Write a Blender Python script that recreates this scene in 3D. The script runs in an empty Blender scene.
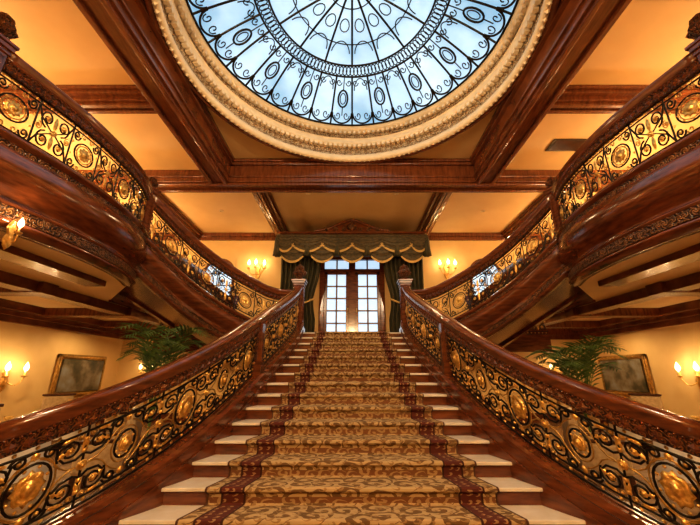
import bpy, math, random
import numpy as np
from mathutils import Vector
random.seed(4)
PI=math.pi
sc=bpy.context.scene
# ---------------------------------------------------------------- materials
def newmat(name):
    m=bpy.data.materials.new(name); m.use_nodes=True
    nt=m.node_tree; b=nt.nodes['Principled BSDF']
    return m,nt,b
def N(nt,t,**k):
    n=nt.nodes.new(t)
    for a,v in k.items(): setattr(n,a,v)
    return n
def L(nt,a,b): nt.links.new(a,b)
def math_(nt,op,a,b=None):
    n=N(nt,'ShaderNodeMath',operation=op)
    for i,v in enumerate((a,b)):
        if v is None: continue
        if isinstance(v,(int,float)): n.inputs[i].default_value=v
        else: L(nt,v,n.inputs[i])
    return n.outputs[0]
def ramp(nt,fac,stops):
    r=N(nt,'ShaderNodeValToRGB'); L(nt,fac,r.inputs[0])
    els=r.color_ramp.elements
    while len(els)<len(stops): els.new(0.5)
    for e,(p,c) in zip(els,stops): e.position=p; e.color=(*c,1)
    return r.outputs[0]
def mixc(nt,fac,a,b):
    n=N(nt,'ShaderNodeMix',data_type='RGBA')
    if isinstance(fac,(int,float)): n.inputs[0].default_value=fac
    else: L(nt,fac,n.inputs[0])
    for i,v in ((6,a),(7,b)):
        if isinstance(v,tuple): n.inputs[i].default_value=(*v,1)
        else: L(nt,v,n.inputs[i])
    return n.outputs[2]
def noisy(name,c1,c2,scale=4,rough=.5,metal=0,stretch=(1,1,1),bump=0,coat=0,detail=4):
    m,nt,b=newmat(name)
    tc=N(nt,'ShaderNodeTexCoord'); mp=N(nt,'ShaderNodeMapping'); mp.inputs['Scale'].default_value=stretch
    L(nt,tc.outputs['Object'],mp.inputs[0])
    n=N(nt,'ShaderNodeTexNoise'); n.inputs['Scale'].default_value=scale; n.inputs['Detail'].default_value=detail
    L(nt,mp.outputs[0],n.inputs[0])
    L(nt,ramp(nt,n.outputs[0],[(.3,c1),(.7,c2)]),b.inputs['Base Color'])
    b.inputs['Roughness'].default_value=rough; b.inputs['Metallic'].default_value=metal
    b.inputs['Coat Weight'].default_value=coat; b.inputs['Coat Roughness'].default_value=.12
    if bump:
        bp=N(nt,'ShaderNodeBump'); bp.inputs['Strength'].default_value=bump; bp.inputs['Distance'].default_value=.02
        L(nt,n.outputs[0],bp.inputs['Height']); L(nt,bp.outputs[0],b.inputs['Normal'])
    return m
def carved(name,c1,c2,scale,rough=.35,dist=.03):
    m,nt,b=newmat(name)
    uv=N(nt,'ShaderNodeUVMap'); mp=N(nt,'ShaderNodeMapping'); mp.inputs['Scale'].default_value=(scale,scale,scale)
    L(nt,uv.outputs[0],mp.inputs[0])
    v=N(nt,'ShaderNodeTexVoronoi'); v.inputs['Scale'].default_value=1; v.inputs['Randomness'].default_value=.45
    L(nt,mp.outputs[0],v.inputs['Vector'])
    sub=N(nt,'ShaderNodeVectorMath',operation='SUBTRACT'); L(nt,mp.outputs[0],sub.inputs[0]); L(nt,v.outputs['Position'],sub.inputs[1])
    sp=N(nt,'ShaderNodeSeparateXYZ'); L(nt,sub.outputs[0],sp.inputs[0])
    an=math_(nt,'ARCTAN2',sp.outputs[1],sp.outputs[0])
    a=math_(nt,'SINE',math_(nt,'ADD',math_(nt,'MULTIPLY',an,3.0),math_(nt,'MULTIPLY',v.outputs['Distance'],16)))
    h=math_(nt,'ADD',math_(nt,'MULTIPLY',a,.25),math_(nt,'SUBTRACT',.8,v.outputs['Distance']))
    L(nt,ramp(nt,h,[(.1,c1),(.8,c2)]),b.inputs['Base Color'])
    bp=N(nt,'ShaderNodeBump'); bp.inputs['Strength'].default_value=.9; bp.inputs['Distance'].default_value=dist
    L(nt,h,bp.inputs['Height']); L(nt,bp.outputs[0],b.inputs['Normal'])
    b.inputs['Roughness'].default_value=rough
    return m
def emis(name,c,s):
    m,nt,b=newmat(name)
    b.inputs['Base Color'].default_value=(*c,1)
    b.inputs['Emission Color'].default_value=(*c,1); b.inputs['Emission Strength'].default_value=s
    return m
WOOD=noisy('mahogany',(.085,.023,.008),(.23,.067,.021),3,.20,0,(1.2,1.2,7),0,.7)
WOODH=noisy('mahogany_beam',(.11,.034,.012),(.24,.078,.027),3,.27,0,(6,1,1),0,.4)
DARKW=noisy('dark_walnut',(.045,.015,.007),(.11,.038,.015),5,.3,0,(1,1,5),0,.4)
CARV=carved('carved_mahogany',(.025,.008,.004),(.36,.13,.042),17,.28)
CARVF=carved('carved_band',(.03,.012,.005),(.42,.19,.07),12,.28)
CREAM=noisy('gold_plaster',(.74,.50,.20),(.80,.56,.24),2,.6)
CEIL=noisy('ceiling_plaster',(.72,.50,.23),(.78,.56,.27),1.5,.6)
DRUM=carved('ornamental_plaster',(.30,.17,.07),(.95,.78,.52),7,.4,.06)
DRUMP=noisy('plaster_moulding',(.80,.62,.38),(.90,.73,.48),6,.45)
MARB=noisy('tread_marble',(.78,.68,.52),(.92,.85,.72),6,.28,detail=8)
FLOORM=noisy('polished_floor',(.22,.12,.055),(.40,.25,.13),2.2,.2,detail=8)
IRON=noisy('wrought_iron',(.010,.008,.006),(.03,.021,.012),20,.33,.6)
GOLD=noisy('gilt_bronze',(.60,.34,.08),(1.0,.68,.24),30,.28,.8,bump=.5)
DGOLD=noisy('aged_gilt',(.34,.20,.06),(.62,.40,.13),14,.33,.75)
GREEN=noisy('drape_velvet',(.022,.023,.010),(.085,.065,.022),6,.7,0,(4,4,1))
FRINGE=noisy('gold_fringe',(.36,.22,.06),(.62,.41,.13),30,.6,0,(6,6,1))
LEAF=noisy('palm_leaf',(.04,.10,.02),(.16,.24,.06),8,.45)
POT=noisy('glazed_pot',(.16,.07,.03),(.25,.12,.05),8,.25)
FAB=noisy('chair_fabric',(.45,.30,.14),(.62,.45,.24),18,.8)
CLOTH=noisy('table_linen',(.75,.68,.55),(.85,.78,.65),5,.8)
LAMP=emis('lamp_glow',(1,.72,.36),6)
DAY=emis('daylight_glow_glass',(.52,.72,.92),.9)  # emission stands in for daylight through door and window panes
VENT=noisy('vent_metal',(.05,.035,.02),(.09,.06,.035),9,.5)
GLASS,nt,b=newmat('glowing_dome_glass')
tc=N(nt,'ShaderNodeTexCoord'); n=N(nt,'ShaderNodeTexNoise'); n.inputs['Scale'].default_value=.7; n.inputs['Detail'].default_value=5
L(nt,tc.outputs['Object'],n.inputs[0])
col=ramp(nt,n.outputs[0],[(.32,(.22,.42,.60)),(.68,(.66,.82,.92))])
L(nt,col,b.inputs['Emission Color']); b.inputs['Emission Strength'].default_value=1.08  # panes glow by themselves, imitating skylight from above
b.inputs['Base Color'].default_value=(.2,.3,.4,1); b.inputs['Roughness'].default_value=.3
# carpet
def carpet(name,kind):
    m_,nt,b=newmat(name)
    uv=N(nt,'ShaderNodeUVMap'); sep=N(nt,'ShaderNodeSeparateXYZ'); L(nt,uv.outputs[0],sep.inputs[0])
    au=math_(nt,'ABSOLUTE',sep.outputs[0])
    def spirals(scale,tight,thr,rmax,rand=.55):
        mp=N(nt,'ShaderNodeMapping'); mp.inputs['Scale'].default_value=(scale,scale,scale); L(nt,uv.outputs[0],mp.inputs[0])
        nz=N(nt,'ShaderNodeTexNoise'); nz.inputs['Scale'].default_value=1.3; L(nt,mp.outputs[0],nz.inputs[0])
        ad=N(nt,'ShaderNodeVectorMath',operation='MULTIPLY_ADD'); L(nt,nz.outputs[1],ad.inputs[0]); ad.inputs[1].default_value=(.5,.5,0); L(nt,mp.outputs[0],ad.inputs[2])
        v=N(nt,'ShaderNodeTexVoronoi',voronoi_dimensions='2D'); v.inputs['Scale'].default_value=1; v.inputs['Randomness'].default_value=rand
        L(nt,ad.outputs[0],v.inputs['Vector'])
        sub=N(nt,'ShaderNodeVectorMath',operation='SUBTRACT'); L(nt,ad.outputs[0],sub.inputs[0]); L(nt,v.outputs['Position'],sub.inputs[1])
        sp=N(nt,'ShaderNodeSeparateXYZ'); L(nt,sub.outputs[0],sp.inputs[0])
        an=math_(nt,'ARCTAN2',sp.outputs[1],sp.outputs[0])
        s=math_(nt,'SINE',math_(nt,'ADD',an,math_(nt,'MULTIPLY',v.outputs['Distance'],tight)))
        a=math_(nt,'GREATER_THAN',s,thr); c=math_(nt,'LESS_THAN',v.outputs['Distance'],rmax)
        return math_(nt,'MULTIPLY',a,c)
    bord=mixc(nt,spirals(15,8,.3,.36,.4),(.13,.032,.020),(.42,.25,.11))
    if kind=='main':
        base=mixc(nt,spirals(5.2,13,.0,.60),(.56,.40,.20),(.19,.105,.040))
        base=mixc(nt,spirals(14,9,.45,.42,.9),base,(.36,.22,.09))
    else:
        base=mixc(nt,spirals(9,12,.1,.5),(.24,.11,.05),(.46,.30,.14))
    c=mixc(nt,math_(nt,'GREATER_THAN',au,.73),base,(.06,.02,.012))
    c=mixc(nt,math_(nt,'GREATER_THAN',au,.745),c,bord)
    c=mixc(nt,math_(nt,'GREATER_THAN',au,.885),c,(.06,.02,.012))
    c=mixc(nt,math_(nt,'GREATER_THAN',au,.90),c,base)
    c=mixc(nt,math_(nt,'GREATER_THAN',au,.985),c,(.10,.04,.02))
    L(nt,c,b.inputs['Base Color']); b.inputs['Roughness'].default_value=.95
    nz=N(nt,'ShaderNodeTexNoise'); nz.inputs['Scale'].default_value=160; L(nt,uv.outputs[0],nz.inputs[0])
    bp=N(nt,'ShaderNodeBump'); bp.inputs['Strength'].default_value=.4; bp.inputs['Distance'].default_value=.006
    L(nt,nz.outputs[0],bp.inputs['Height']); L(nt,bp.outputs[0],b.inputs['Normal'])
    return m_
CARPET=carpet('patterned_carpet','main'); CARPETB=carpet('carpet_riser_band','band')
PAINT,nt,b=newmat('landscape_canvas')
tc=N(nt,'ShaderNodeTexCoord'); n=N(nt,'ShaderNodeTexNoise'); n.inputs['Scale'].default_value=2.2; n.inputs['Detail'].default_value=6
L(nt,tc.outputs['Object'],n.inputs[0])
L(nt,ramp(nt,n.outputs[0],[(.3,(.03,.04,.02)),(.45,(.10,.08,.04)),(.55,(.22,.18,.11)),(.7,(.28,.29,.27))]),b.inputs['Base Color'])
# ---------------------------------------------------------------- mesh helpers
def empty(name,parent=None):
    o=bpy.data.objects.new(name,None); sc.collection.objects.link(o); o.parent=parent; return o
class M:
    def __init__(s): s.v=[];s.f=[];s.uv=[]
    def add(s,vs,fs,uvs=None):
        o=len(s.v); s.v+= [tuple(p) for p in vs]; s.f+=[tuple(i+o for i in f) for f in fs]
        for f in fs:
            for i in f: s.uv.append(tuple(uvs[i]) if uvs else (vs[i][0]+vs[i][1],vs[i][2]))
    def box(s,x0,x1,y0,y1,z0,z1,rot=0,piv=None):
        vs=[(x,y,z) for z in(z0,z1) for x,y in((x0,y0),(x1,y0),(x1,y1),(x0,y1))]
        if rot:
            cx,cy=piv or ((x0+x1)/2,(y0+y1)/2); c_,s_=math.cos(rot),math.sin(rot)
            vs=[(cx+(x-cx)*c_-(y-cy)*s_,cy+(x-cx)*s_+(y-cy)*c_,z) for x,y,z in vs]
        s.add(vs,[(3,2,1,0),(4,5,6,7),(0,1,5,4),(1,2,6,5),(2,3,7,6),(3,0,4,7)])
    def prism(s,pts,z0,z1):
        n=len(pts); vs=[(x,y,z0) for x,y in pts]+[(x,y,z1) for x,y in pts]
        s.add(vs,[tuple(range(n-1,-1,-1)),tuple(range(n,2*n))]+[(i,(i+1)%n,n+(i+1)%n,n+i) for i in range(n)])
    def octa(s,p,r,rz=None):
        rz=rz or r
        s.add([(p[0]+dx*r,p[1]+dy*r,p[2]+dz*rz) for dx,dy,dz in((1,0,0),(-1,0,0),(0,1,0),(0,-1,0),(0,0,1),(0,0,-1))],[(0,2,4),(2,1,4),(1,3,4),(3,0,4),(2,0,5),(1,2,5),(3,1,5),(0,3,5)])
    def lathe(s,cx,cy,prof,seg=24,lobes=0,amp=0,twist=0):
        vs=[];uvs=[];m=len(prof);ln=0
        rmax=max(r for r,z in prof)
        for j,(r,z) in enumerate(prof):
            if j: ln+=math.hypot(r-prof[j-1][0],z-prof[j-1][1])
            for i in range(seg+1):
                a=2*PI*i/seg; rr=r*(1+(amp*math.cos(lobes*a+twist*z) if lobes else 0))
                vs.append((cx+rr*math.cos(a),cy+rr*math.sin(a),z)); uvs.append((a*rmax,ln))
        fs=[(j*(seg+1)+i,j*(seg+1)+i+1,(j+1)*(seg+1)+i+1,(j+1)*(seg+1)+i) for j in range(m-1) for i in range(seg)]
        s.add(vs,fs,uvs)
    def obj(s,name,mat,parent=None,smooth=False,flip=1,bevel=0):
        me=bpy.data.meshes.new(name)
        me.from_pydata([(x*flip,y,z) for x,y,z in s.v],[],s.f)
        ul=me.uv_layers.new(name='UVMap')
        for i,u in enumerate(s.uv): ul.data[i].uv=u
        if smooth:
            for p in me.polygons: p.use_smooth=True
        me.materials.append(mat)
        o=bpy.data.objects.new(name,me); sc.collection.objects.link(o)
        if parent: o.parent=parent
        if bevel:
            b=o.modifiers.new('b','BEVEL'); b.width=bevel; b.segments=2; b.limit_method='ANGLE'
        return o
def catmull(P,n=8):
    P=[Vector(p) for p in P]; Q=[P[0]*2-P[1]]+P+[P[-1]*2-P[-2]]; out=[]
    for i in range(1,len(Q)-2):
        for k in range(n):
            t=k/n; a,b_,c_,d=Q[i-1],Q[i],Q[i+1],Q[i+2]
            out.append(.5*((2*b_)+(c_-a)*t+(2*a-5*b_+4*c_-d)*t*t+(3*b_-a-3*c_+d)*t**3))
    out.append(P[-1]); return out
class Path:
    def __init__(s,pts):
        s.p=[Vector(p) for p in pts]; s.l=[0]
        for a,b in zip(s.p,s.p[1:]): s.l.append(s.l[-1]+(b-a).length)
        s.L=s.l[-1]
        s.n=[]
        for i in range(len(s.p)):
            t=s.p[min(i+1,len(s.p)-1)]-s.p[max(i-1,0)]; t.z=0; t.normalize(); s.n.append(Vector((t.y,-t.x,0)))
    def at(s,d,v=0,o=0):
        d=max(0,min(s.L,d)); i=int(np.searchsorted(s.l,d))-1; i=max(0,min(i,len(s.p)-2))
        t=(d-s.l[i])/(s.l[i+1]-s.l[i]+1e-9)
        p=s.p[i].lerp(s.p[i+1],t); n=s.n[i].lerp(s.n[i+1],t)
        return Vector((p.x+n.x*o,p.y+n.y*o,p.z+v))
def sweep(m,path,prof,closed=True):
    k=len(prof); pl=[0]
    for a,b in zip(prof,prof[1:]+prof[:1]): pl.append(pl[-1]+math.hypot(a[0]-b[0],a[1]-b[1]))
    vs=[];uvs=[]
    kk=k+1 if closed else k
    for i,(p,n) in enumerate(zip(path.p,path.n)):
        for j in range(kk):
            o,z=prof[j%k]; vs.append((p.x+n.x*o,p.y+n.y*o,p.z+z)); uvs.append((path.l[i],pl[j]))
    fs=[(i*kk+j,i*kk+j+1,(i+1)*kk+j+1,(i+1)*kk+j) for i in range(len(path.p)-1) for j in range(kk-1)]
    if closed:
        fs.append(tuple(range(k-1,-1,-1))); e=(len(path.p)-1)*kk; fs.append(tuple(e+j for j in range(k)))
    m.add(vs,fs,uvs)
def curves(name,lines,mat,rad,parent,flip=1,res=1):
    cu=bpy.data.curves.new(name,'CURVE'); cu.dimensions='3D'; cu.bevel_depth=rad; cu.bevel_resolution=res; cu.use_fill_caps=True
    for ln in lines:
        s=cu.splines.new('POLY'); s.points.add(len(ln)-1)
        for p,q in zip(s.points,ln): p.co=(q[0]*flip,q[1],q[2],1)
    cu.materials.append(mat)
    o=bpy.data.objects.new(name,cu); sc.collection.objects.link(o)
    if parent: o.parent=parent
    return o
def point(name,loc,e,col,parent,r=.08,spot=0,aim=None):
    l=bpy.data.lights.new(name,'SPOT' if spot else 'POINT'); l.energy=e; l.color=col; l.shadow_soft_size=r
    if spot: l.spot_size=math.radians(spot); l.spot_blend=.6
    o=bpy.data.objects.new(name,l); sc.collection.objects.link(o); o.location=loc
    if aim: o.rotation_euler=(Vector(aim)-Vector(loc)).to_track_quat('-Z','Y').to_euler()
    if parent: o.parent=parent
WARM=(1,.70,.38)
# ---------------------------------------------------------------- balustrade pattern
def spiral(cx,cy,r,a0,turns,d,rmin=.16,n=18):
    out=[]
    for i in range(n+1):
        t=i/n; a=a0+d*turns*2*PI*t; rr=r*(1-(1-rmin)*t**.8)
        out.append((cx+rr*math.cos(a),cy+rr*math.sin(a)))
    return out
def ell(cx,cy,rx,ry,n=22): return [(cx+rx*math.cos(2*PI*i/n),cy+ry*math.sin(2*PI*i/n)) for i in range(n+1)]
def rosette(m,path,s,v,r,pet=10,th=.035,asp=1):
    rings=[(1,0),(.8,.7),(.6,.35),(.42,.55),(.3,1.0),(.05,1.1)]; seg=20
    if r<.03: rings=[(1,0),(.6,.8),(.1,1)]; seg=8
    for sd in(1,-1):
        vs=[]
        for q,h in rings:
            for i in range(seg):
                a=2*PI*i/seg; rr=r*q*(1+(.13*math.cos(pet*a) if q>.5 and seg>8 else 0))
                vs.append(path.at(s+rr*math.cos(a),v+rr*asp*math.sin(a),sd*h*th))
        fs=[(j*seg+i,j*seg+(i+1)%seg,(j+1)*seg+(i+1)%seg,(j+1)*seg+i) for j in range(len(rings)-1) for i in range(seg)]
        fs.append(tuple((len(rings)-1)*seg+i for i in range(seg)))
        m.add(vs,fs)
def leaf(m,path,s,v,a,l,w,th=.018):
    for sd in(1,-1):
        pts=[]
        for t,q in((0,.1),(.3,.9),(.6,1),(.85,.6),(1,.05)):
            for e,h in((-1,0),(0,1),(1,0)):
                ds=t*l; dv=e*w*q*.5
                pts.append(path.at(s+ds*math.cos(a)-dv*math.sin(a),v+ds*math.sin(a)+dv*math.cos(a),sd*th*h*q))
        m.add(pts,[(3*i+j,3*i+j+1,3*i+j+4,3*i+j+3) for i in range(4) for j in range(2)])
def balustrade(name,path,flip,v0,v1,ptop,style,pw,rail_w=.11):
    E=empty(name); iron=[];thin=[];gm=M()
    h=v1-v0; n=max(1,round(path.L/pw)); w=path.L/n
    cv=lambda P,s0,o=0:[path.at(s0+x*w,v0+y*h,o) for x,y in P]
    for ln_v in(.0,.09,.91,1.0):
        st=max(2,int(path.L/.12)); iron.append([path.at(path.L*i/st,v0+ln_v*h) for i in range(st+1)])
    for k in range(n):
        s0=k*w; asp=h/w
        iron.append([path.at(s0,v0),path.at(s0,v1)])
        gy=lambda x,y:(s0+x*w,v0+y*h)
        if style=='stair':
            a1=k%2==0
            rx=.20 if a1 else .13
            iron.append(cv(ell(.5,.5,rx,rx/asp*1.25),s0)); thin.append(cv(ell(.5,.5,rx+.04,(rx+.04)/asp*1.25),s0))
            rosette(gm,path,*gy(.5,.5),(.145 if a1 else .085)*w,12,.045,asp=1.2)
            for j in range(8):
                a=2*PI*(j+.5)/8; x,y=gy(.5+rx*.86*math.cos(a),.5); y+=rx*.86*w*1.25*math.sin(a); rosette(gm,path,x,y,.015,5,.014)
            for sx in(-1,1):
                for sy in(-1,1):
                    f=lambda P:[(.5+sx*(x),.5+sy*(y)) for x,y in P]
                    iron.append(cv(f(spiral(.34,.24,.14,PI*1.2,1.7,-1)),s0))
                    iron.append(cv(f(spiral(.14,.335,.085,0,1.4,1)),s0))
                    iron.append(cv(f([(0,.41),(.1,.39),(.2,.33),(.22,.22),(.3,.12),(.42,.10),(.5,.15)]),s0))
                    thin.append(cv(f([(.05,.3),(.12,.26),(.2,.18),(.26,.08),(.34,.02),(.44,.0)]),s0))
                    thin.append(cv(f(spiral(.43,.37,.06,PI,1.2,-1)),s0))
                    for (xx,yy,rr) in((.34,.24,.044),(.14,.335,.028),(.43,.37,.02)):
                        x,y=gy(.5+sx*xx,.5+sy*yy); rosette(gm,path,x,y,rr*w,5,.022)
                    for (xx,yy,aa) in((.2,.18,.5),(.24,.36,.2),(.47,.2,1.2)):
                        x,y=gy(.5+sx*xx,.5+sy*yy); leaf(gm,path,x,y,math.atan2(sy*math.sin(aa),sx*math.cos(aa)),.15*w,.065*w)
            rosette(gm,path,*gy(0,.5),.06*w,8,.035)
            for yy in(.18,.32,.68,.82): rosette(gm,path,*gy(0,yy),.026,6,.02)
            leaf(gm,path,*gy(.5,.80),PI/2,.10*h,.09*w); leaf(gm,path,*gy(.5,.20),-PI/2,.10*h,.09*w)
        else:
            if k%2==0:
                iron.append(cv(ell(.5,.5,.33,.33/asp*1.05),s0)); thin.append(cv(ell(.5,.5,.26,.26/asp*1.05),s0))
                rosette(gm,path,*gy(.5,.5),.20*w)
                for j in range(8):
                    a=2*PI*j/8; x,y=gy(.5,.5); rosette(gm,path,x+.295*w*math.cos(a),y+.295*w*math.sin(a),.018,5,.014)
                for sx in(-1,1):
                    for sy in(-1,1):
                        iron.append(cv([(.5+sx*x,.5+sy*y) for x,y in spiral(.36,.31,.12,PI,1.5,sy)],s0))
                        thin.append(cv([(.5+sx*x,.5+sy*y) for x,y in spiral(.14,.35,.08,0,1.2,1)],s0))
                        x,y=gy(.5+sx*.36,.5+sy*.31); rosette(gm,path,x,y,.05*w,5,.02)
                        x,y=gy(.5+sx*.44,.5+sy*.1); leaf(gm,path,x,y,sy*PI/2,.1*w,.05*w)
            else:
                for sx in(-1,1):
                    iron.append(cv([(.5+sx*x,y) for x,y in spiral(.22,.72,.19,-PI/2,1.6,1)],s0))
                    iron.append(cv([(.5+sx*x,y) for x,y in spiral(.22,.28,.19,PI/2,1.6,-1)],s0))
                    iron.append(cv([(.5+sx*.5,.09),(.5+sx*.38,.3),(.5+sx*.03,.5),(.5+sx*.38,.7),(.5+sx*.5,.91)],s0))
                    thin.append(cv([(.5+sx*x,y) for x,y in spiral(.40,.5,.09,PI/2,1.5,1)],s0))
                    for yy in(.28,.72):
                        x,y=gy(.5+sx*.22,yy); rosette(gm,path,x,y,.07*w,6,.03)
                    x,y=gy(.5+sx*.40,.5); rosette(gm,path,x,y,.035*w,6,.02)
                rosette(gm,path,*gy(.5,.5),.085*w,8)
                leaf(gm,path,*gy(.5,.55),PI/2,.3*h,.12*w); leaf(gm,path,*gy(.5,.45),-PI/2,.3*h,.12*w)
        for q in(.045,.955):
            for j in range(5): rosette(gm,path,*gy((j+.5)/5,q),.017,4,.015)
    curves('iron_scrolls',iron,IRON,.0115,E,flip); curves('fine_scrolls',thin,DGOLD,.008,E,flip)
    gm.obj('gilt_ornaments',GOLD,E,True,flip)
    a=rail_w
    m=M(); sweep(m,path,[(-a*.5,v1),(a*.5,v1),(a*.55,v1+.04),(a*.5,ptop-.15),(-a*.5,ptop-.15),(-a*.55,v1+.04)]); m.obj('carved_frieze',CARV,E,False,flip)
    m=M(); t=ptop-.15
    for sg in(-1,1):
        st=int(path.L/.05)
        for i in range(st): m.octa(path.at((i+.5)*path.L/st,t-.012,sg*a*.58),.019)
    m.obj('beading',WOOD,E,True,flip)
    m=M(); st=int(path.L/.11)     # applied leaf carving on the frieze
    fh=(t-v1)
    for sg in(-1,1):
        for i in range(st):
            s_=(i+.5)*path.L/st; c=path.at(s_,v1+fh*.42,sg*a*.52); e1=path.at(s_-.05,v1+fh*.42,sg*a*.52); e2=path.at(s_+.05,v1+fh*.42,sg*a*.52); up=Vector((0,0,fh*.30)); k_=path.at(s_,v1+fh*.42,sg*(a*.52+.022))
            m.add([e1,c+up,e2,c-up,k_],[(0,1,4),(1,2,4),(2,3,4),(3,0,4)])
    m.obj('leaf_carving',WOOD,E,False,flip)
    m=M()
    sweep(m,path,[(-a*.6,t),(a*.6,t),(a*.75,t+.03),(a*.72,t+.05),(a*1.0,t+.08),(a*1.02,t+.11),(a*.75,t+.14),(a*.3,t+.155),(-a*.3,t+.155),(-a*.75,t+.14),(-a*1.02,t+.11),(-a*1.0,t+.08),(-a*.72,t+.05),(-a*.75,t+.03)])
    m.obj('handrail',WOOD,E,True,flip)
    return E
def newel(name,x,y,z0,h,w,fin,flip,rot=0,parent=None):
    E=empty(name,parent); m=M(); p=(x,y)
    def bx(hw,a,b_): m.box(x-hw,x+hw,y-hw,y+hw,z0+a,z0+b_,rot,p)
    bx(w*.72,0,.12); bx(w*.62,.12,.18); bx(w*.5,.18,h-.16); bx(w*.6,h-.16,h-.12); bx(w*.68,h-.10,h-.04); bx(w*.78,h-.04,h); bx(w*.56,h-.12,h-.10)
    for a in range(4):
        aa=rot+a*PI/2; c_,s_=math.cos(aa),math.sin(aa); hw=w*.34
        for q0,q1,b0,b1 in((-hw,hw,.26,.30),(-hw,hw,h-.26,h-.22),(-hw,-hw+.03,.26,h-.22),(hw-.03,hw,.26,h-.22)):
            vs=[]
            for zz in(b0,b1):
                for d in(w*.5,w*.5+.015):
                    for q in(q0,q1): vs.append((x+c_*d-s_*q,y+s_*d+c_*q,z0+zz))
            m.add(vs,[(0,1,3,2),(4,5,7,6),(0,1,5,4),(2,3,7,6),(0,2,6,4),(1,3,7,5)])
    m.obj('post',WOOD,E,False,flip,.006)
    m=M(); t=z0+h
    m.lathe(x,y,[(w*.5,t),(w*.62,t+fin*.05),(w*.4,t+fin*.14),(w*.28,t+fin*.2),(w*.55,t+fin*.32),(w*.72,t+fin*.45),(w*.62,t+fin*.55),(w*.42,t+fin*.62),(w*.5,t+fin*.7),(w*.42,t+fin*.82),(w*.2,t+fin*.92),(w*.04,t+fin)],32,8,.14,6)
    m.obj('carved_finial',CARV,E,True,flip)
    return E
# ---------------------------------------------------------------- main stair
R=.161;T=.342;Y0=3.046
yk=lambda k:Y0+T*k
ns=np.array([-3,-1,0,2,4,6,8,11,14]); Yn=3.73+T*ns
pw_=np.polyfit(Yn,[3.15,2.40,2.08,1.86,1.64,1.48,1.34,1.25,1.22],4); pc_=np.polyfit(Yn,[1.98,1.72,1.58,1.40,1.237,1.12,1.03,.955,.914],4)
Wd=lambda y:float(np.polyval(pw_,min(y,8.52))); Wc=lambda y:float(np.polyval(pc_,min(y,8.52)))
LZ=16*R
st=empty('grand_staircase')
mt=M();mr=M()
for k in range(1,16):
    a,b2=yk(k)-.035,yk(k+1)+.01; z=k*R
    mt.prism([(-Wd(a)-.02,a),(Wd(a)+.02,a),(Wd(b2)+.02,b2),(-Wd(b2)-.02,b2)],z-.035,z)
for k in range(1,17):
    a=yk(k); mr.prism([(-Wd(a),a),(Wd(a),a),(Wd(a),a+.03),(-Wd(a),a+.03)],(k-1)*R,k*R-.035)
mt.obj('marble_treads',MARB,st,bevel=.008); mr.obj('risers',WOOD,st)
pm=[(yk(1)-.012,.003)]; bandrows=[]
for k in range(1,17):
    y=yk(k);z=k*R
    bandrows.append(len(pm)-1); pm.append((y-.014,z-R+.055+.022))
    pm+=[(y-.014,z-.055),(y-.035,z-.045),(y-.055,z-.025),(y-.05,z-.002),(y-.035,z+.010)]
    if k<16: pm+=[(yk(k+1)-.03,z+.010),(yk(k+1)-.014,z+.022)]
pm.append((12.4,LZ+.010))
cm=M();vs=[];uvs=[];ln=0
for i,(y,z) in enumerate(pm):
    if i: ln+=math.hypot(y-pm[i-1][0],z-pm[i-1][1])
    w=Wc(y)
    for j in range(9):
        u=-1+j/4; vs.append((u*w,y,z)); uvs.append((u,ln))
cm.add(vs,[(i*9+j,i*9+j+1,(i+1)*9+j+1,(i+1)*9+j) for i in range(len(pm)-1) for j in range(8)],uvs)
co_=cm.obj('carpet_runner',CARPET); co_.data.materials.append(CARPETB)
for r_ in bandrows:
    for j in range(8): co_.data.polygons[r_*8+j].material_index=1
ys=np.linspace(2.7,8.55,40)
spath=Path([(Wd(y)+.15,y,R*(y-Y0)/T) for y in ys])
for f in(1,-1):
    m=M(); sweep(m,spath,[(-.15,-.4),(-.15,.17),(-.17,.19),(-.17,.23),(-.12,.25),(.12,.25),(.17,.23),(.17,.19),(.15,.17),(.15,-.4)]); m.obj('stringer',WOOD,st,False,f)
    m=M(); sweep(m,spath,[(-.172,.03),(-.172,.06),(-.15,.06),(-.15,.03)]); m.obj('stringer_bead',WOOD,st,False,f)
    m=M(); vs=[]
    for p in spath.p: vs+=[(p.x+.10,p.y,0),(p.x+.10,p.y,max(.01,p.z))]
    m.add(vs,[(2*i,2*i+2,2*i+3,2*i+1) for i in range(len(spath.p)-1)]); m.obj('side_panelling',WOOD,st,False,f)
    bp_=Path([p for p in spath.p if p.y>2.9])
    balustrade('stair_balustrade',bp_,f,.27,.94,1.22,'stair',.70,.10)
    for y,h,w,fn in((5.95,1.10,.15,0),(8.62,1.34,.24,.46),(2.8,1.25,.3,.9)):
        x=Wd(y)+.15; 
        if fn==0: 
            E=empty('newel_post',st); m=M(); z=R*(y-Y0)/T
            m.box(x-.09,x+.09,y-.09,y+.09,z+.2,z+1.06); m.box(x-.11,x+.11,y-.11,y+.11,z+.2,z+.36); m.box(x-.06,x+.06,y-.1,y+.1,z+.42,z+.9); m.box(x-.1,x+.1,y-.06,y+.06,z+.42,z+.9)
            m.obj('post',WOOD,E,False,f,.006)
            m=M(); m.box(x-.105,x+.105,y-.04,y+.04,z+.45,z+.87); m.box(x-.04,x+.04,y-.105,y+.105,z+.45,z+.87); m.obj('carved_panels',CARV,E,False,f,.01)
        else: newel('newel_post',x,y,(LZ if y>8 else 0),h,w,fn,f,0,st)
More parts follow.
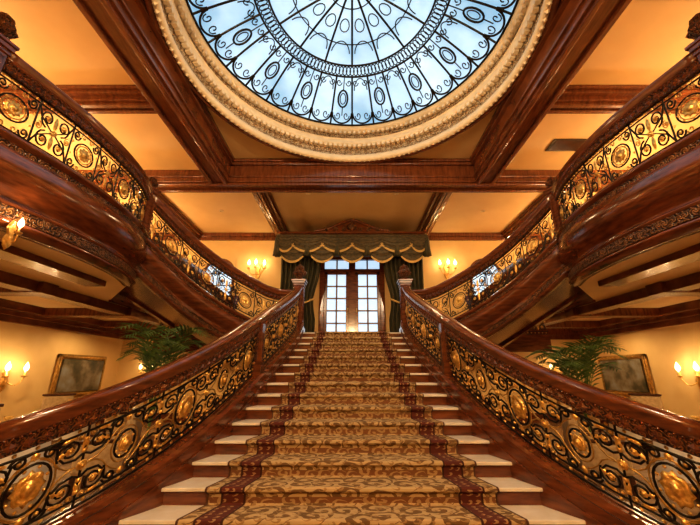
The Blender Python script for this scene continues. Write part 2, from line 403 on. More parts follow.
# ---------------------------------------------------------------- side flights, balconies
F2=4.2
A=Vector((2.15,8.42,LZ)); B=Vector((4.3,6.4,F2)); dr=(B-A); dh=Vector((dr.x,dr.y,0)).normalized(); nb=Vector((-dh.y,dh.x,0))
sagp=lambda t:A.lerp(B,t)+nb*(.22*math.sin(PI*t))+Vector((0,0,-.13*math.sin(PI*t)+.05*(1-t)))
fl=catmull([(1.5,8.62,LZ),(1.85,8.6,LZ),(2.15,8.42,LZ+.05)],5)[:-1]+[sagp(t) for t in np.linspace(0,1,16)]
flight=Path(fl)
balc=Path(catmull([(4.3,6.4,F2),(4.07,5.75,F2),(3.96,4.95,F2),(3.98,4.1,F2),(4.15,3.1,F2)],8))
balc2=Path(catmull([(4.15,3.1,F2),(4.45,2.3,F2),(4.6,1.0,F2),(4.6,-2.9,F2)],6))
apr=[(-.1,.07),(.15,.07),(.18,.04),(.17,0),(.11,-.03),(.10,-.07),(.15,-.14),(.19,-.24),(.20,-.34),(.17,-.45),(.10,-.55),(.03,-.62),(.02,-.66),(.06,-.68),(.07,-.71),(.04,-.73),(.04,-.88),(.08,-.90),(.08,-.94),(.03,-.97),(0,-1.0),(-.1,-1.0)]
band=[(.03,-.735),(.065,-.74),(.065,-.875),(.03,-.88)]
band2=[(.09,-.035),(.135,-.04),(.125,-.12),(.09,-.12)]
sq=lambda pr,k:[(o,z*k if z<0 else z) for o,z in pr]
for f in(1,-1):
    sd=empty('side_staircase')
    nst=10
    m=M();r2=(F2-LZ)/nst
    for k in range(nst):
        p=A.lerp(B,k/nst)+nb*.22;q=A.lerp(B,(k+1)/nst)+nb*.22; z=LZ+(k+1)*r2-.12
        m.prism([(p.x,p.y),(q.x,q.y),(q.x+nb.x*1.78,q.y+nb.y*1.78),(p.x+nb.x*1.78,p.y+nb.y*1.78)],z-.22,z)
    m.obj('steps',MARB,sd,False,f)
    m=M(); vs=[]
    for p in(A,B): 
        for o in(.12,2.0): 
            for dz in(-.64,-.58): vs.append((p.x+nb.x*o,p.y+nb.y*o,p.z+dz))
    m.add(vs,[(0,2,6,4),(1,3,7,5),(0,1,5,4),(2,3,7,6)]); m.obj('soffit',WOOD,sd,False,f)
    m=M(); sweep(m,flight,sq(apr,.7)); m.obj('string_apron',WOOD,sd,True,f)
    m=M(); sweep(m,flight,sq(band,.7)); sweep(m,flight,sq(band2,.7)); m.obj('carved_string_band',CARVF,sd,False,f)
    back=Path([A+nb*2.0,B+nb*2.0]); m=M(); sweep(m,back,[(-.1,-.7),(-.1,.12),(.1,.12),(.1,-.7)]); m.obj('rear_string',WOOD,sd,False,f)
    balustrade('stair_balustrade',flight,f,.10,.82,1.10,'scroll',.52,.085)
    balustrade('stair_balustrade',back,f,.14,.82,1.10,'scroll',.52,.085)
    newel('newel_post',4.32,6.42,F2-.05,1.2,.2,.3,f,.3,sd)
    newel('newel_post',A.x+nb.x*2,A.y+nb.y*2,LZ,1.2,.2,.25,f,.3,sd)
    newel('newel_post',B.x+nb.x*2,B.y+nb.y*2,F2,1.2,.2,.25,f,.3,sd)
    bl=empty('balcony')
    newel('newel_post',4.2,3.0,F2-.05,1.2,.19,.42,f,.2,bl)
    for pth in(balc,balc2):
        m=M(); sweep(m,pth,apr); m.obj('apron',WOOD,bl,True,f)
        m=M(); sweep(m,pth,band); sweep(m,pth,band2); m.obj('carved_band',CARVF,bl,False,f)
        balustrade('balcony_balustrade',pth,f,.10,.82,1.10,'scroll',.50,.085)
    edge=[(p.x+.04,p.y) for p in balc.p]+[(p.x+.04,p.y) for p in balc2.p[1:]]
    C=B+nb*2.0
    poly=edge+[(8.5,-2.9),(8.5,12.9),(C.x,12.9),(C.x,C.y)]
    m=M(); m.prism(poly,F2-.95,F2-.005); m.obj('slab',CEIL,bl,False,f)
    ed=Path([(C.x,C.y,F2),(C.x,12.85,F2)])
    m=M(); sweep(m,ed,[(-.02,-1.0),(-.02,.05),(.04,.05),(.04,-1.0)]); m.obj('edge_fascia',WOOD,bl,False,f)
    balustrade('balcony_balustrade',ed,f,.10,.82,1.10,'scroll',.52,.085)
    m=M()
    for y in(-1,1.4,3.8,6.2,8.9,11.2): m.box(4.75 if y<6 else 5.8,8.5,y,y+.35,F2-1.16,F2-.94)
    for x in(5.9,8.1): m.box(x,x+.35,-2.9,12.9,F2-1.14,F2-.945)
    m.box(4.62,5.0,-2.9,6.2,F2-1.05,F2-.94)
    m.obj('soffit_beams',WOODH,bl,False,f,.01)
# landing
ln=empty('stair_landing'); m=M()
pl=[(-2.1,8.56),(2.1,8.56),(3.45,9.9),(5.6,9.9),(5.6,12.9),(-5.6,12.9),(-5.6,9.9),(-3.45,9.9)]
m.prism(pl,LZ-.25,LZ-.002); m.obj('landing_slab',MARB,ln)
m=M()
for f in(1,-1):
    m.box(*sorted((f*3.45,f*5.6)),9.8,9.9,LZ-.4,LZ+.06); 
m.box(-1.5,1.5,8.6,8.7,0,LZ-.25)
for x in(-4.6,-3.0,3.0,4.6): m.box(x-.1,x+.1,9.95,12.9,LZ-.4,LZ-.25)
m.obj('landing_fascia',WOOD,ln)
for f in (1,-1):
    balustrade('landing_balustrade',Path([(3.5,9.86,LZ),(5.6,9.86,LZ)]),f,.1,.82,1.1,'scroll',.52,.085)
# ---------------------------------------------------------------- room shell
CZ=7.05
def shell(name,boxes,mat):
    m=M()
    for b in boxes: m.box(*b)
    return m.obj(name,mat)
shell('floor',[(-8.7,8.7,-3.2,13.1,-.2,0)],FLOORM)
TOPZ=CZ+.3
shell('wall_back',[(-8.7,-5.85,12.9,13.1,0,TOPZ),(-4.65,-1.2,12.9,13.1,0,TOPZ),(1.2,4.65,12.9,13.1,0,TOPZ),(5.85,8.7,12.9,13.1,0,TOPZ),
 (-1.2,1.2,12.9,13.1,0,LZ),(-1.2,1.2,12.9,13.1,6.0,TOPZ),(-5.85,-4.65,12.9,13.1,0,4.35),(4.65,5.85,12.9,13.1,0,4.35),(-5.85,-4.65,12.9,13.1,5.95,TOPZ),(4.65,5.85,12.9,13.1,5.95,TOPZ)],CREAM)
shell('wall_left',[(-8.7,-8.5,-3.2,13.1,0,TOPZ)],CREAM)
shell('wall_right',[(8.5,8.7,-3.2,13.1,0,TOPZ)],CREAM)
shell('wall_front',[(-8.7,8.7,-3.4,-3.2,0,TOPZ)],CREAM)
CY=4.8;RZ=7.34
m=M()
for b in((-8.7,-3.5,-3.2,13.1),(3.5,8.7,-3.2,13.1),(-3.5,3.5,8.4,13.1),(-3.5,3.5,-3.2,1.2)): m.box(*b,CZ,CZ+.12)
seg=96;vs=[]
for i in range(seg):
    a=2*PI*i/seg; c_,s_=math.cos(a),math.sin(a); t=min(3.5/abs(c_) if abs(c_)>1e-6 else 9e9,3.6/abs(s_) if abs(s_)>1e-6 else 9e9)
    vs+=[(3.3*c_,CY+3.3*s_,RZ),(t*c_,CY+t*s_,RZ)]
m.add(vs,[(2*i,2*i+1,(2*i+3)%(2*seg),(2*i+2)%(2*seg)) for i in range(seg)])
m.obj('ceiling',CEIL)
def beam(m,x0,x1,y0,y1,zb,zt,ax):
    if ax=='y':
        m.box(x0,x1,y0,y1,zb+.07,zt); m.box(x0+.05,x0+.14,y0,y1,zb,zb+.07); m.box(x1-.14,x1-.05,y0,y1,zb,zb+.07)
        m.box(x0-.05,x1+.05,y0,y1,zb+.2,zb+.25); m.box(x0-.09,x1+.09,y0,y1,zt-.16,zt-.08); m.box(x0-.14,x1+.14,y0,y1,zt-.08,zt)
    else:
        m.box(x0,x1,y0,y1,zb+.07,zt); m.box(x0,x1,y0+.05,y0+.14,zb,zb+.07); m.box(x0,x1,y1-.14,y1-.05,zb,zb+.07)
        m.box(x0,x1,y0-.05,y1+.05,zb+.2,zb+.25); m.box(x0,x1,y0-.09,y1+.09,zt-.16,zt-.08); m.box(x0,x1,y0-.14,y1+.14,zt-.08,zt)
m=M(); 
for f in(1,-1):
    x0,x1=sorted((f*3.42,f*4.0)); beam(m,x0,x1,-3.2,8.3,6.6,7.33,'y')
m.obj('trim_1',WOODH,None,False,1,.012)
m=M(); beam(m,-8.5,8.5,8.28,8.82,6.6,7.33,'x'); beam(m,-8.5,8.5,.75,1.32,6.6,7.33,'x'); m.obj('trim_2',WOODH,None,False,1,.012)
m=M()
for f in(1,-1):
    x0,x1=sorted((f*4.0,f*8.5)); beam(m,x0,x1,5.45,5.8,6.72,7.05,'x'); beam(m,x0,x1,3.0,3.35,6.72,7.05,'x')
    x0,x1=sorted((f*2.7,f*3.0)); beam(m,x0,x1,8.82,12.9,6.75,7.05,'y')
    x0,x1=sorted((f*6.2,f*6.5)); beam(m,x0,x1,8.82,12.9,6.75,7.05,'y')
m.obj('trim_3',WOODH,None,False,1,.01)
m=M()
m.box(-8.5,8.5,12.75,12.9,6.9,7.05); m.box(-8.5,8.5,12.82,12.9,6.75,6.9)
for f in(1,-1):
    for a,b_,z0,z1 in((8.35,8.5,6.9,7.05),(8.42,8.5,6.75,6.9),(8.3,8.5,2.95,3.25),(8.4,8.5,2.8,2.95)):
        x0,x1=sorted((f*a,f*b_)); m.box(x0,x1,-3.2,12.9,z0,z1)
    x0,x1=sorted((f*5.62,f*8.5)); m.box(x0,x1,12.7,12.9,2.95,3.25); m.box(x0,x1,12.8,12.9,2.8,2.95)
m.obj('trim_4',WOODH,None,False,1,.01)
for nm,b_ in(('baseboard_left',(-8.5,-8.44,-3.2,12.9,0,.3)),('baseboard_right',(8.44,8.5,-3.2,12.9,0,.3)),('baseboard_back',(-8.4,8.4,12.84,12.9,0,.3))):
    shell(nm,[b_],WOOD)
# ---------------------------------------------------------------- dome
D=empty('glass_dome')
m=M(); m.lathe(0,CY,[(3.46,RZ+.01),(3.45,7.22),(3.40,7.18),(3.36,7.2),(3.34,7.26),(3.30,7.28)],96); m.lathe(0,CY,[(3.49,7.33),(3.49,8.5),(3.0,8.5)],64); m.obj('timber_ring_and_shroud',WOOD,D,True)  # second lathe: unseen outer shroud added to block sky light at drum gaps
m=M(); m.lathe(0,CY,[(3.34,7.27),(3.31,7.19),(3.24,7.18),(3.20,7.24),(3.22,7.32),(3.245,7.37)],96); m.lathe(0,CY,[(3.31,7.67),(3.22,7.70),(3.19,7.76),(3.24,7.84),(3.2,7.885)],96); m.lathe(0,CY,[(3.3,8.095),(3.2,8.12),(3.16,8.16),(3.14,8.2),(3.14,8.28),(3.2,8.3)],96)
m.obj('drum_mouldings',DRUMP,D,True)
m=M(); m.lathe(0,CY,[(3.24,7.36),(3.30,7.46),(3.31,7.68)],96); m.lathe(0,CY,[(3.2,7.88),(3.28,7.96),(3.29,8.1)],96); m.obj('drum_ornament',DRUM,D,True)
m=M()
for i in range(150):
    a=2*PI*i/150; c_,s_=math.cos(a),math.sin(a)
    m.box(3.19*c_-.035,3.19*c_+.035,CY+3.19*s_-.03,CY+3.19*s_+.03,8.02,8.1,a); 
    m.box(3.23*c_-.05,3.23*c_+.05,CY+3.23*s_-.04,CY+3.23*s_+.04,7.60,7.68,a)
    m.octa((3.27*c_,CY+3.27*s_,7.185),.05,.035)
m.obj('dentils',DRUMP,D)
RE,ZE,ZA=3.16,8.26,9.15
hh=ZA-ZE; SR=(RE*RE+hh*hh)/(2*hh)
zd=lambda r: ZA-SR+math.sqrt(SR*SR-r*r)
m=M(); m.lathe(0,CY,[(RE*t+.001,zd(RE*t)+.03) for t in np.linspace(1,0,16)],64); m.obj('glass_panes',GLASS,D,True)
pol=lambda r,a:(r*math.cos(a),CY+r*math.sin(a),zd(r)-.02)
thick=[];fine=[]
NR=32
for i in range(NR):
    a=2*PI*(i+.5)/NR+PI/2-PI/NR
    thick.append([pol(r,a) for r in np.linspace(1.98,3.13,8)])
    if i%2==0: thick.append([pol(r,a) for r in np.linspace(.25,1.72,8)])
    am=a+PI/NR; w=PI/NR
    for q in(am,a,am+w/2,am-w/2): fine.append([pol(1.85+.1*math.sin(t),q+.03*math.cos(t)) for t in np.linspace(0,2*PI,11)])
    if i%2==0:
        thick.append([pol(2.50+.20*math.sin(t),am+.05*math.cos(t)) for t in np.linspace(0,2*PI,17)])
        fine.append([pol(2.50+.13*math.sin(t),am+.03*math.cos(t)) for t in np.linspace(0,2*PI,13)])
        fine.append([pol(r,am) for r in(2.0,2.15,2.3)]); fine.append([pol(r,am) for r in(2.7,2.8,2.9)])
    else:
        fine.append([pol(2.3+.28*math.sin(t),am+w*.75*math.cos(t)) for t in np.linspace(-PI,0,13)])
    thick.append([pol(2.84+.24*math.sin(t),am+w*.95*math.cos(t)) for t in np.linspace(PI,0,13)])
    for sg in(1,-1):
        fine.append([pol(2.9+.11*(1-t*.8)*math.sin(4.5*PI*t/2),am+sg*(.04+.03*(1-t*.8)*math.cos(4.5*PI*t/2))) for t in np.linspace(0,1,13)])
        fine.append([pol(2.12+.09*(1-t*.8)*math.sin(4.5*PI*t/2),a+sg*(.04+.035*(1-t*.8)*math.cos(4.5*PI*t/2))) for t in np.linspace(0,1,13)])
    if i%2==0:
        fine.append([pol(1.45+.26*math.sin(t),a+PI/16+.15*math.cos(t)) for t in np.linspace(-PI,0,13)])
        fine.append([pol(.85+.14*math.sin(t),a+PI/16+.12*math.cos(t)) for t in np.linspace(0,2*PI,13)])
for r in(1.72,1.98,3.12): thick.append([pol(r,t) for t in np.linspace(0,2*PI,97)])
for r in(.25,.5,1.25): fine.append([pol(r,t) for t in np.linspace(0,2*PI,65)])
curves('iron_ribs',thick,IRON,.024,D); curves('iron_tracery',fine,IRON,.013,D)
m=M(); m.lathe(0,CY,[(.3,zd(0)-.03),(.24,zd(0)-.12),(.1,zd(0)-.2),(.01,zd(0)-.32)],24,8,.1); m.obj('centre_boss',DGOLD,D,True)
# ---------------------------------------------------------------- door
d=empty('door_1'); m=M()
x1=1.14;zt=5.95;ztr=5.45
m.box(-x1-.12,-x1+.06,12.8,13.0,LZ,zt+.05); m.box(x1-.06,x1+.12,12.8,13.0,LZ,zt+.05); m.box(-x1-.12,x1+.12,12.8,13.0,zt-.05,zt+.12)
m.box(-x1,x1,12.84,12.98,ztr-.06,ztr+.08); m.box(-.13,.13,12.82,12.98,LZ,zt)
for f in(1,-1):
    xa,xb=sorted((f*.12,f*1.08))
    m.box(xa,xa+.12,12.86,12.96,LZ,ztr); m.box(xb-.12,xb,12.86,12.96,LZ,ztr); m.box(xa,xb,12.86,12.96,LZ,LZ+.35)
    m.box(xa,xb,12.86,12.96,ztr-.14,ztr)
m.obj('timber_frame',WOOD,d,bevel=.008)
m=M()
for f in(1,-1):
    xa,xb=sorted((f*.22,f*.98)); xm=(xa+xb)/2
    m.box(xm-.03,xm+.03,12.88,12.94,LZ+.35,ztr-.14); m.box(xm-.03,xm+.03,12.88,12.94,ztr,zt)
    for z in np.linspace(LZ+.35,ztr-.14,6)[1:-1]: m.box(xa,xb,12.88,12.94,z-.025,z+.025)
m.obj('glazing_bars',noisy('painted_bars',(.28,.17,.10),(.38,.24,.15),5,.5),d)
m=M(); m.box(-1.1,1.1,12.95,12.96,LZ+.3,zt); m.obj('glass',DAY,d)
m=M()
for f in(1,-1): m.lathe(f*.17,12.83,[(.001,LZ+1.2),(.02,LZ+1.22),(.015,LZ+1.3),(.02,LZ+1.38),(.001,LZ+1.4)],12)
m.obj('handles',GOLD,d,True)
for f in(-1,1):
    E=empty('window_1' if f<0 else 'window_2'); cx=f*5.25; zs,zz=4.4,5.35; r=.56
    arch=lambda r_,n=20:[(cx+r_*math.cos(t),zz+r_*math.sin(t)) for t in np.linspace(0,PI,n)]
    pts=[(cx+r,zs)]+arch(r)+[(cx-r,zs)]
    m=M(); m.add([(x,12.97,z) for x,z in pts],[tuple(range(len(pts)))]); m.obj('glass',DAY,E)
    curves('casing',[[(x,12.88,z) for x,z in [(cx+r+.02,zs)]+arch(r+.02)+[(cx-r-.02,zs),(cx+r+.02,zs)]]],WOOD,.055,E)
    curves('glazing_bars',[[(cx,12.93,zs),(cx,12.93,zz+r)],[(cx-r,12.93,zz),(cx+r,12.93,zz)],[(cx-r,12.93,4.88),(cx+r,12.93,4.88)],[(x,12.93,z) for x,z in arch(r*.5)],[(cx,12.93,zz),(cx+r*.7,12.93,zz+r*.7)],[(cx,12.93,zz),(cx-r*.7,12.93,zz+r*.7)]],IRON,.018,E)
    m=M(); top=5.96; a_=arch(r+.02,21); vs=[]
    for x,z in a_: vs+=[(x,12.9,z),(x,12.9,top)]
    vs=[(cx+.62,12.9,zz),(cx+.62,12.9,top)]+vs+[(cx-.62,12.9,zz),(cx-.62,12.9,top)]
    m.add(vs,[(2*i,2*i+2,2*i+3,2*i+1) for i in range(len(vs)//2-1)]); m.obj('arch_reveal',CREAM,E)
# ---------------------------------------------------------------- drapes
P=empty('curtain_pelmet'); m=M(); HW=2.66; pz=6.36; py=11.5
m.box(-HW,HW,py,12.9,pz,pz+.10); m.box(-HW-.08,HW+.08,py-.07,12.9,pz+.10,pz+.17); m.box(-HW,HW,py,py+.06,pz-.14,pz)
for f in(1,-1): m.box(*sorted((f*HW,f*(HW-.06))),py,12.9,pz-.14,pz)
ph=.44
ped=[(-1.35,pz+.17),(1.35,pz+.17)]+[(1.35*(1-t),pz+.19+ph*(.35*t+.65*(math.sin(t*PI/2))**3)) for t in np.linspace(0,1,11)]+[(-1.35*t,pz+.19+ph*(.35*(1-t)+.65*(math.sin((1-t)*PI/2))**3)) for t in np.linspace(.1,1,10)]
n_=len(ped); m.add([(x,py-.04,z) for x,z in ped]+[(x,py+.1,z) for x,z in ped],[tuple(range(n_)),tuple(range(2*n_-1,n_-1,-1))]+[(i,(i+1)%n_,n_+(i+1)%n_,n_+i) for i in range(n_)])
m.obj('cornice_board',WOOD,P,bevel=.01)
curves('pediment_moulding',[[(x,py-.07,z) for x,z in ped[2:]]],WOODH,.045,P)
m=M()
for f in(1,-1):
    for s_ in(.3,.6,.95): m.lathe(f*s_,py-.08,[(.001,pz+.18),(.08,pz+.23),(.06,pz+.30),(.001,pz+.35)],12,5,.2)
m.lathe(0,py-.08,[(.001,pz+.18),(.15,pz+.28),(.12,pz+.42),(.001,pz+.58)],16,6,.2)
m.obj('carved_crest',CARVF,P,True)
V=empty('swag_valance'); g=M();fr=M()
for layer in(0,1):
    nsw=5 if layer==0 else 6; sw=2*HW/5
    for k in range(nsw):
        xa=-HW+k*sw-(sw/2 if layer else 0); wdt=sw
        if layer and k==0: xa=-HW; wdt=sw/2
        if layer and k==5: wdt=sw/2
        a,bn=20,16; vs=[]
        for i in range(a+1):
            u=i/a; sag=(.40+.60*(4*u*(1-u))**.75) if layer==0 else (.30+.34*(4*u*(1-u))**.75)
            for j in range(bn+1):
                v=j/bn; vs.append((xa-.05+u*(wdt+.1),py-.06-.10*math.sin(PI*v)*(.5+2*u*(1-u))-.03*math.sin(v*PI*9)-.09*layer,pz+.02-sag*v))
        g.add(vs,[(i*(bn+1)+j,i*(bn+1)+j+1,(i+1)*(bn+1)+j+1,(i+1)*(bn+1)+j) for i in range(a) for j in range(bn)])
        base_=len(g.v)-(a+1)*(bn+1); vs=[]
        for i in range(a+1):
            x,y,z=g.v[base_+i*(bn+1)+bn]; vs+=[(x,y-.03,z+.02),(x,y-.035,z-.07)]
        fr.add(vs,[(2*i,2*i+1,2*i+3,2*i+2) for i in range(a)])
g.obj('swags',noisy('swag_fabric',(.022,.018,.007),(.12,.080,.026),5,.6,0,(2,2,6)),V,True); fr.obj('fringe',FRINGE,V,True)
g=M()
for k in range(6):
    x=-HW+k*2*HW/5; g.lathe(x,py-.14,[(.04,pz),(.09,pz-.15),(.10,pz-.5),(.13,pz-.8),(.001,pz-.81)],20,6,.22)
g.obj('cascade_tails',GREEN,V,True)
for f in(1,-1):
    E=empty('curtain'); m=M(); a,bn=70,24; vs=[]
    for i in range(a+1):
        u=i/a
        for j in range(bn+1):
            v=j/bn; z=pz-.1-(pz-.12-LZ)*v
            tie=math.exp(-((v-.62)/.2)**2)
            xi=1.10+.10*v; xo=2.6-.1*v
            xi=xi+(1.36-xi)*max(tie,0 if v<.62 else .5)
            vs.append((xi+(xo-xi)*u,11.72+.09*math.sin(u*PI*18+.6*math.sin(v*5)),z))
    m.add(vs,[(i*(bn+1)+j,i*(bn+1)+j+1,(i+1)*(bn+1)+j+1,(i+1)*(bn+1)+j) for i in range(a) for j in range(bn)])
    m.obj('panel',GREEN,E,True,f)
    curves('tieback',[[(1.33,11.66,LZ+1.5),(1.6,11.58,LZ+1.36),(1.95,11.58,LZ+1.34),(2.35,11.6,LZ+1.42),(2.58,11.7,LZ+1.55)]],FRINGE,.035,E,f)
# ---------------------------------------------------------------- sconces
def sconce(loc,face,size=1,energy=40,arms=2):
    E=empty('wall_sconce'); x,y,z=loc; fx,fy=face; tx,ty=-fy,fx; s=size
    W=lambda t,o,h:(x+tx*t*s+fx*o*s,y+ty*t*s+fy*o*s,z+h*s)
    m=M(); pts=[(.07,-.22),(.09,-.1),(.05,0),(.09,.12),(.04,.24),(0,.3),(-.04,.24),(-.09,.12),(-.05,0),(-.09,-.1),(-.07,-.22),(0,-.3)]
    n=len(pts); m.add([W(a,.0,b) for a,b in pts]+[W(a*.8,.04,b*.9) for a,b in pts],[tuple(range(n)),tuple(range(n,2*n))]+[(i,(i+1)%n,n+(i+1)%n,n+i) for i in range(n)])
    m.obj('backplate',GOLD,E)
    lines=[];g=M();b_=M()
    offs=[0] if arms==1 else ([-.22,.22] if arms==2 else [-.26,0,.26])
    for t in offs:
        o=.2 if t else .3
        if arms==1: o=.13
        lines.append([W(t*q,.03+o*math.sin(q*PI/2),-.05-.14*math.sin(q*PI)+.06*q) for q in np.linspace(0,1,9)])
        cx,cy,cz=W(t,.03+o,.02)
        g.lathe(cx,cy,[(.001,cz-.02*s),(.06*s,cz+.01*s),(.065*s,cz+.03*s),(.02*s,cz+.03*s),(.018*s,cz+.14*s),(.001,cz+.14*s)],14)
        b_.lathe(cx,cy,[(.02*s,cz+.13*s),(.045*s,cz+.17*s),(.05*s,cz+.21*s),(.03*s,cz+.27*s),(.001,cz+.33*s)],14)
        point('bulb_light',(cx,cy,cz+.26*s),energy/len(offs),WARM,E,.045*s)
    curves('arms',lines,GOLD,.014*s,E); g.obj('candle_cups',GOLD,E,True); b_.obj('flame_bulbs',LAMP,E,True)
for f in(1,-1):
    sconce((f*3.72,12.88,5.45),(0,-1),1.15,55,3)
    sconce((f*8.48,8.75,1.5),(-f,0),1.1,46)
    sconce((f*8.48,4.0,1.5),(-f,0),1.1,36)
    sconce((f*7.3,12.88,1.6),(0,-1),1.0,22)
sconce((-3.95,3.62,3.12),(1,0),.62,24,1)
# ---------------------------------------------------------------- paintings
for f in(1,-1):
    E=empty('framed_painting'); ya,yb,za,zb=10.15,12.1,.95,2.15; x=8.48
    m=M()
    for (a,b_,c_,d_) in((ya,yb,za,za+.12),(ya,yb,zb-.12,zb),(ya,ya+.12,za,zb),(yb-.12,yb,za,zb)):
        m.box(x-.07,x,a,b_,c_,d_)
        m.box(x-.1,x,a+.03,b_-.03,c_+.03,d_-.03)
    m.obj('gilt_frame',DGOLD,E,False,f,.012)
    m=M(); m.box(x-.105,x-.02,ya+.14,yb-.14,za+.14,zb-.14); m.obj('canvas',PAINT,E,False,f)
# ---------------------------------------------------------------- palms
def palm(x,y,h,seed):
    rnd=random.Random(seed); E=empty('potted_palm'); m=M()
    m.lathe(x,y,[(.001,0),(.2,0),(.22,.05),(.3,.35),(.33,.45),(.3,.47),(.28,.42),(.001,.42)],24); m.obj('pot',POT,E,True)
    m=M(); stems=[]
    for k in range(18):
        a=2*PI*k/18+rnd.uniform(-.2,.2); reach=rnd.uniform(.5,.95); top=h*rnd.uniform(.78,1.0)
        P=[Vector((x+math.cos(a)*reach*t**1.6,y+math.sin(a)*reach*t**1.6,.42+(top-.42)*math.sin(min(1,t*1.15)*PI/2)-(.35*max(0,t-.6)**1.3*1.6))) for t in np.linspace(0,1,22)]
        stems.append(P)
        for i in range(8,22):
            p=P[i]; tn=(P[i]-P[i-1]).normalized(); sdv=Vector((-math.sin(a),math.cos(a),0)); l=.34*math.sin(PI*(i-5)/18)+.05
            for s_ in(1,-1):
                dr_=(sdv*s_+tn*.8+Vector((0,0,-.25))).normalized(); q=p+dr_*l; md=p+dr_*l*.45+Vector((0,0,.02)); w=tn*.02
                m.add([p-w*.5,md-w,q,md+w,p+w*.5],[(0,1,2,3,4)])
    m.obj('fronds',LEAF,E); curves('stems',stems,LEAF,.008,E)
palm(-3.75,6.9,2.62,1); palm(4.5,7.1,2.35,2)
# ---------------------------------------------------------------- furniture
def armchair(x,y,rot):
    E=empty('armchair'); m=M(); c=(x,y)
    def bx(mm,a,b_,c_,d_,e,f_): mm.box(x+a,x+b_,y+c_,y+d_,e,f_,rot,c)
    bx(m,-.3,.3,-.3,.3,.28,.48); bx(m,-.32,.32,.24,.36,.4,1.05); bx(m,-.38,-.28,-.3,.3,.3,.68); bx(m,.28,.38,-.3,.3,.3,.68)
    m.obj('upholstery',FAB,E,False,1,.04)
    m=M()
    for a in(-.33,.27):
        for b_ in(-.3,.25): bx(m,a,a+.06,b_,b_+.06,0,.3)
    bx(m,-.38,-.28,-.32,.25,.68,.72); bx(m,.28,.38,-.32,.25,.68,.72); bx(m,-.34,.34,.23,.37,1.05,1.10)
    m.obj('frame',DARKW,E,False,1,.01)
def table(x,y):
    E=empty('round_table'); m=M(); m.lathe(x,y,[(.001,.76),(.5,.76),(.52,.74),(.56,.4),(.58,.25)],40,10,.02); m.obj('tablecloth',CLOTH,E,True)
    m=M(); m.lathe(x,y,[(.3,0),(.28,.05),(.06,.1),(.05,.7)],20); m.obj('pedestal',DARKW,E,True)
    m=M(); m.lathe(x,y,[(.001,.765),(.06,.765),(.1,.85),(.04,.98),(.06,1.02)],16); m.obj('vase',GOLD,E,True)
for f in(1,-1):
    table(f*4.9,5.3); armchair(f*6.1,6.0,-f*.9); armchair(f*3.6,5.6,f*1.2); armchair(f*5.2,4.2,PI+f*.4)
    table(f*6.6,8.6); armchair(f*7.5,9.4,-f*.8); armchair(f*5.7,9.3,f*.6)
E=empty('air_vent'); m=M(); m.box(4.95,5.95,6.95,7.4,7.02,7.05); m.obj('plate',VENT,E)
m=M()
for i in range(9): m.box(5.0,5.9,6.99+i*.043,7.005+i*.043,7.0,7.02)
m.obj('slats',DARKW,E)
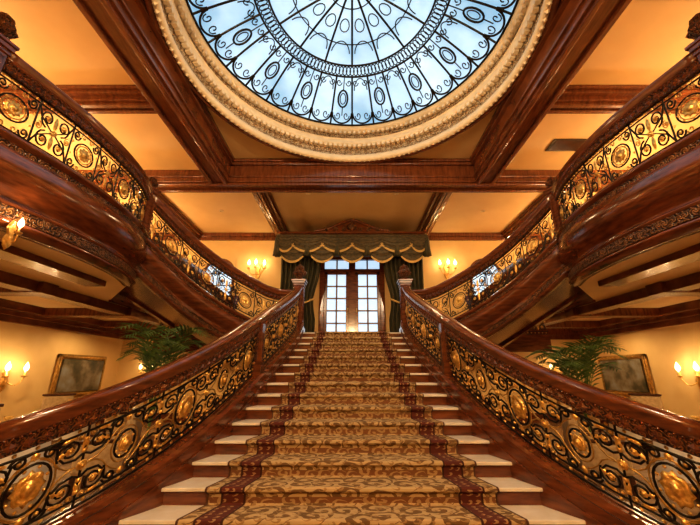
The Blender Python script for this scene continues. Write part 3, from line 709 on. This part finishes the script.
# ceiling spots, plus soffit ones added as ground floor fill light
dl=empty('recessed_downlights'); tr=M()
spots=[(f*x,y,7.05,e) for f in(1,-1) for x,y,e in((6.9,4.4,60),(6.9,7.0,60),(4.6,10.8,100),(1.4,9.6,70))]+[(f*x,y,3.25,e) for f in(1,-1) for x,y,e in((7.2,2.8,130),(7.2,7.2,150),(7.2,10.4,120),(5.4,4.6,130))]+[(f*3.8,11.3,2.33,70) for f in(1,-1)]
for x,y,z,e in spots:
    tr.lathe(x,y,[(.001,z-.004),(.045,z-.01),(.055,z-.03),(.075,z-.02),(.08,z)],14)
    point('downlight',(x,y,z-.06),e,WARM,dl,.008,155)
tr.obj('trim_rings',DRUMP,dl)
for f in(1,-1):   # unseen fill spots added on the beam to light the oculus drum and stair
    E=empty('added_beam_spot'); m=M(); x,y,z=f*2.6,1.6,6.45
    m.lathe(x,y,[(.001,z),(.07,z+.02),(.08,z+.14),(.001,z+.16)],16); m.obj('housing',IRON,E,True)
    point('fill_spot',(x,y,z-.08),420,(1,.76,.48),E,.05,95,(-f*1.2,8.2,7.7))
    point('fill_spot',(x,y,z-.1),230,(1,.76,.48),E,.05,95,(f*1.5,6.0,1.2))
for f in(1,-1):
    for y in(1.8,4.6,7.4,10.6):
        x=f*7.3; E=empty('added_uplight'); m=M()  # unseen uplights added to give the ceiling an even glow
        m.lathe(x,y,[(.001,F2),(.16,F2),(.15,F2+.04),(.03,F2+.1),(.025,F2+1.1),(.05,F2+1.15)],16); m.obj('stand',GOLD,E,True)
        m=M(); m.lathe(x,y,[(.04,F2+1.12),(.16,F2+1.2),(.22,F2+1.32)],20); m.obj('bowl',LAMP,E,True)
        point('bulb_light',(x,y,F2+1.4),112,WARM,E,.12)
def fill_chandelier(y0,z0,e):  # unseen hanging lamp added behind the camera to light drum and rails
    E=empty('added_chandelier'); m=M();cl=[]
    for i in range(10):
        a=2*PI*i/10; x,y=.7*math.cos(a),y0+.7*math.sin(a); cl.append([(0,y0,z0),(x*.5,y0+(y-y0)*.5,z0-.2),(x,y,z0+.05)])
        m.lathe(x,y,[(.03,z0+.1),(.06,z0+.18),(.04,z0+.26),(.001,z0+.32)],12)
    cl.append([(0,y0,z0),(0,y0,7.05)])
    curves('arms',cl,GOLD,.02,E); m.obj('bulbs',LAMP,E,True); point('added_chandelier_fill',(0,y0,z0-.3),e,WARM,E,.25)
fill_chandelier(-1.2,5.0,520)
# ---------------------------------------------------------------- world + camera
w=bpy.data.worlds.new('World'); sc.world=w; w.use_nodes=True
bg=w.node_tree.nodes['Background']; sky=w.node_tree.nodes.new('ShaderNodeTexSky'); sky.sky_type='NISHITA'; sky.sun_disc=False; sky.sun_elevation=.8
w.node_tree.links.new(sky.outputs[0],bg.inputs[0]); bg.inputs[1].default_value=.08
cam=bpy.data.cameras.new('camera'); co=bpy.data.objects.new('camera',cam); sc.collection.objects.link(co)
cam.sensor_width=36; cam.lens=36*340/700; cam.clip_start=.02
co.location=(0,0,1.6); co.rotation_euler=(math.radians(90+18.1),0,0)
cam.shift_x=-.003
sc.camera=co
try:
    sc.view_settings.view_transform='Standard'
    sc.view_settings.look='Medium High Contrast'
except Exception: pass
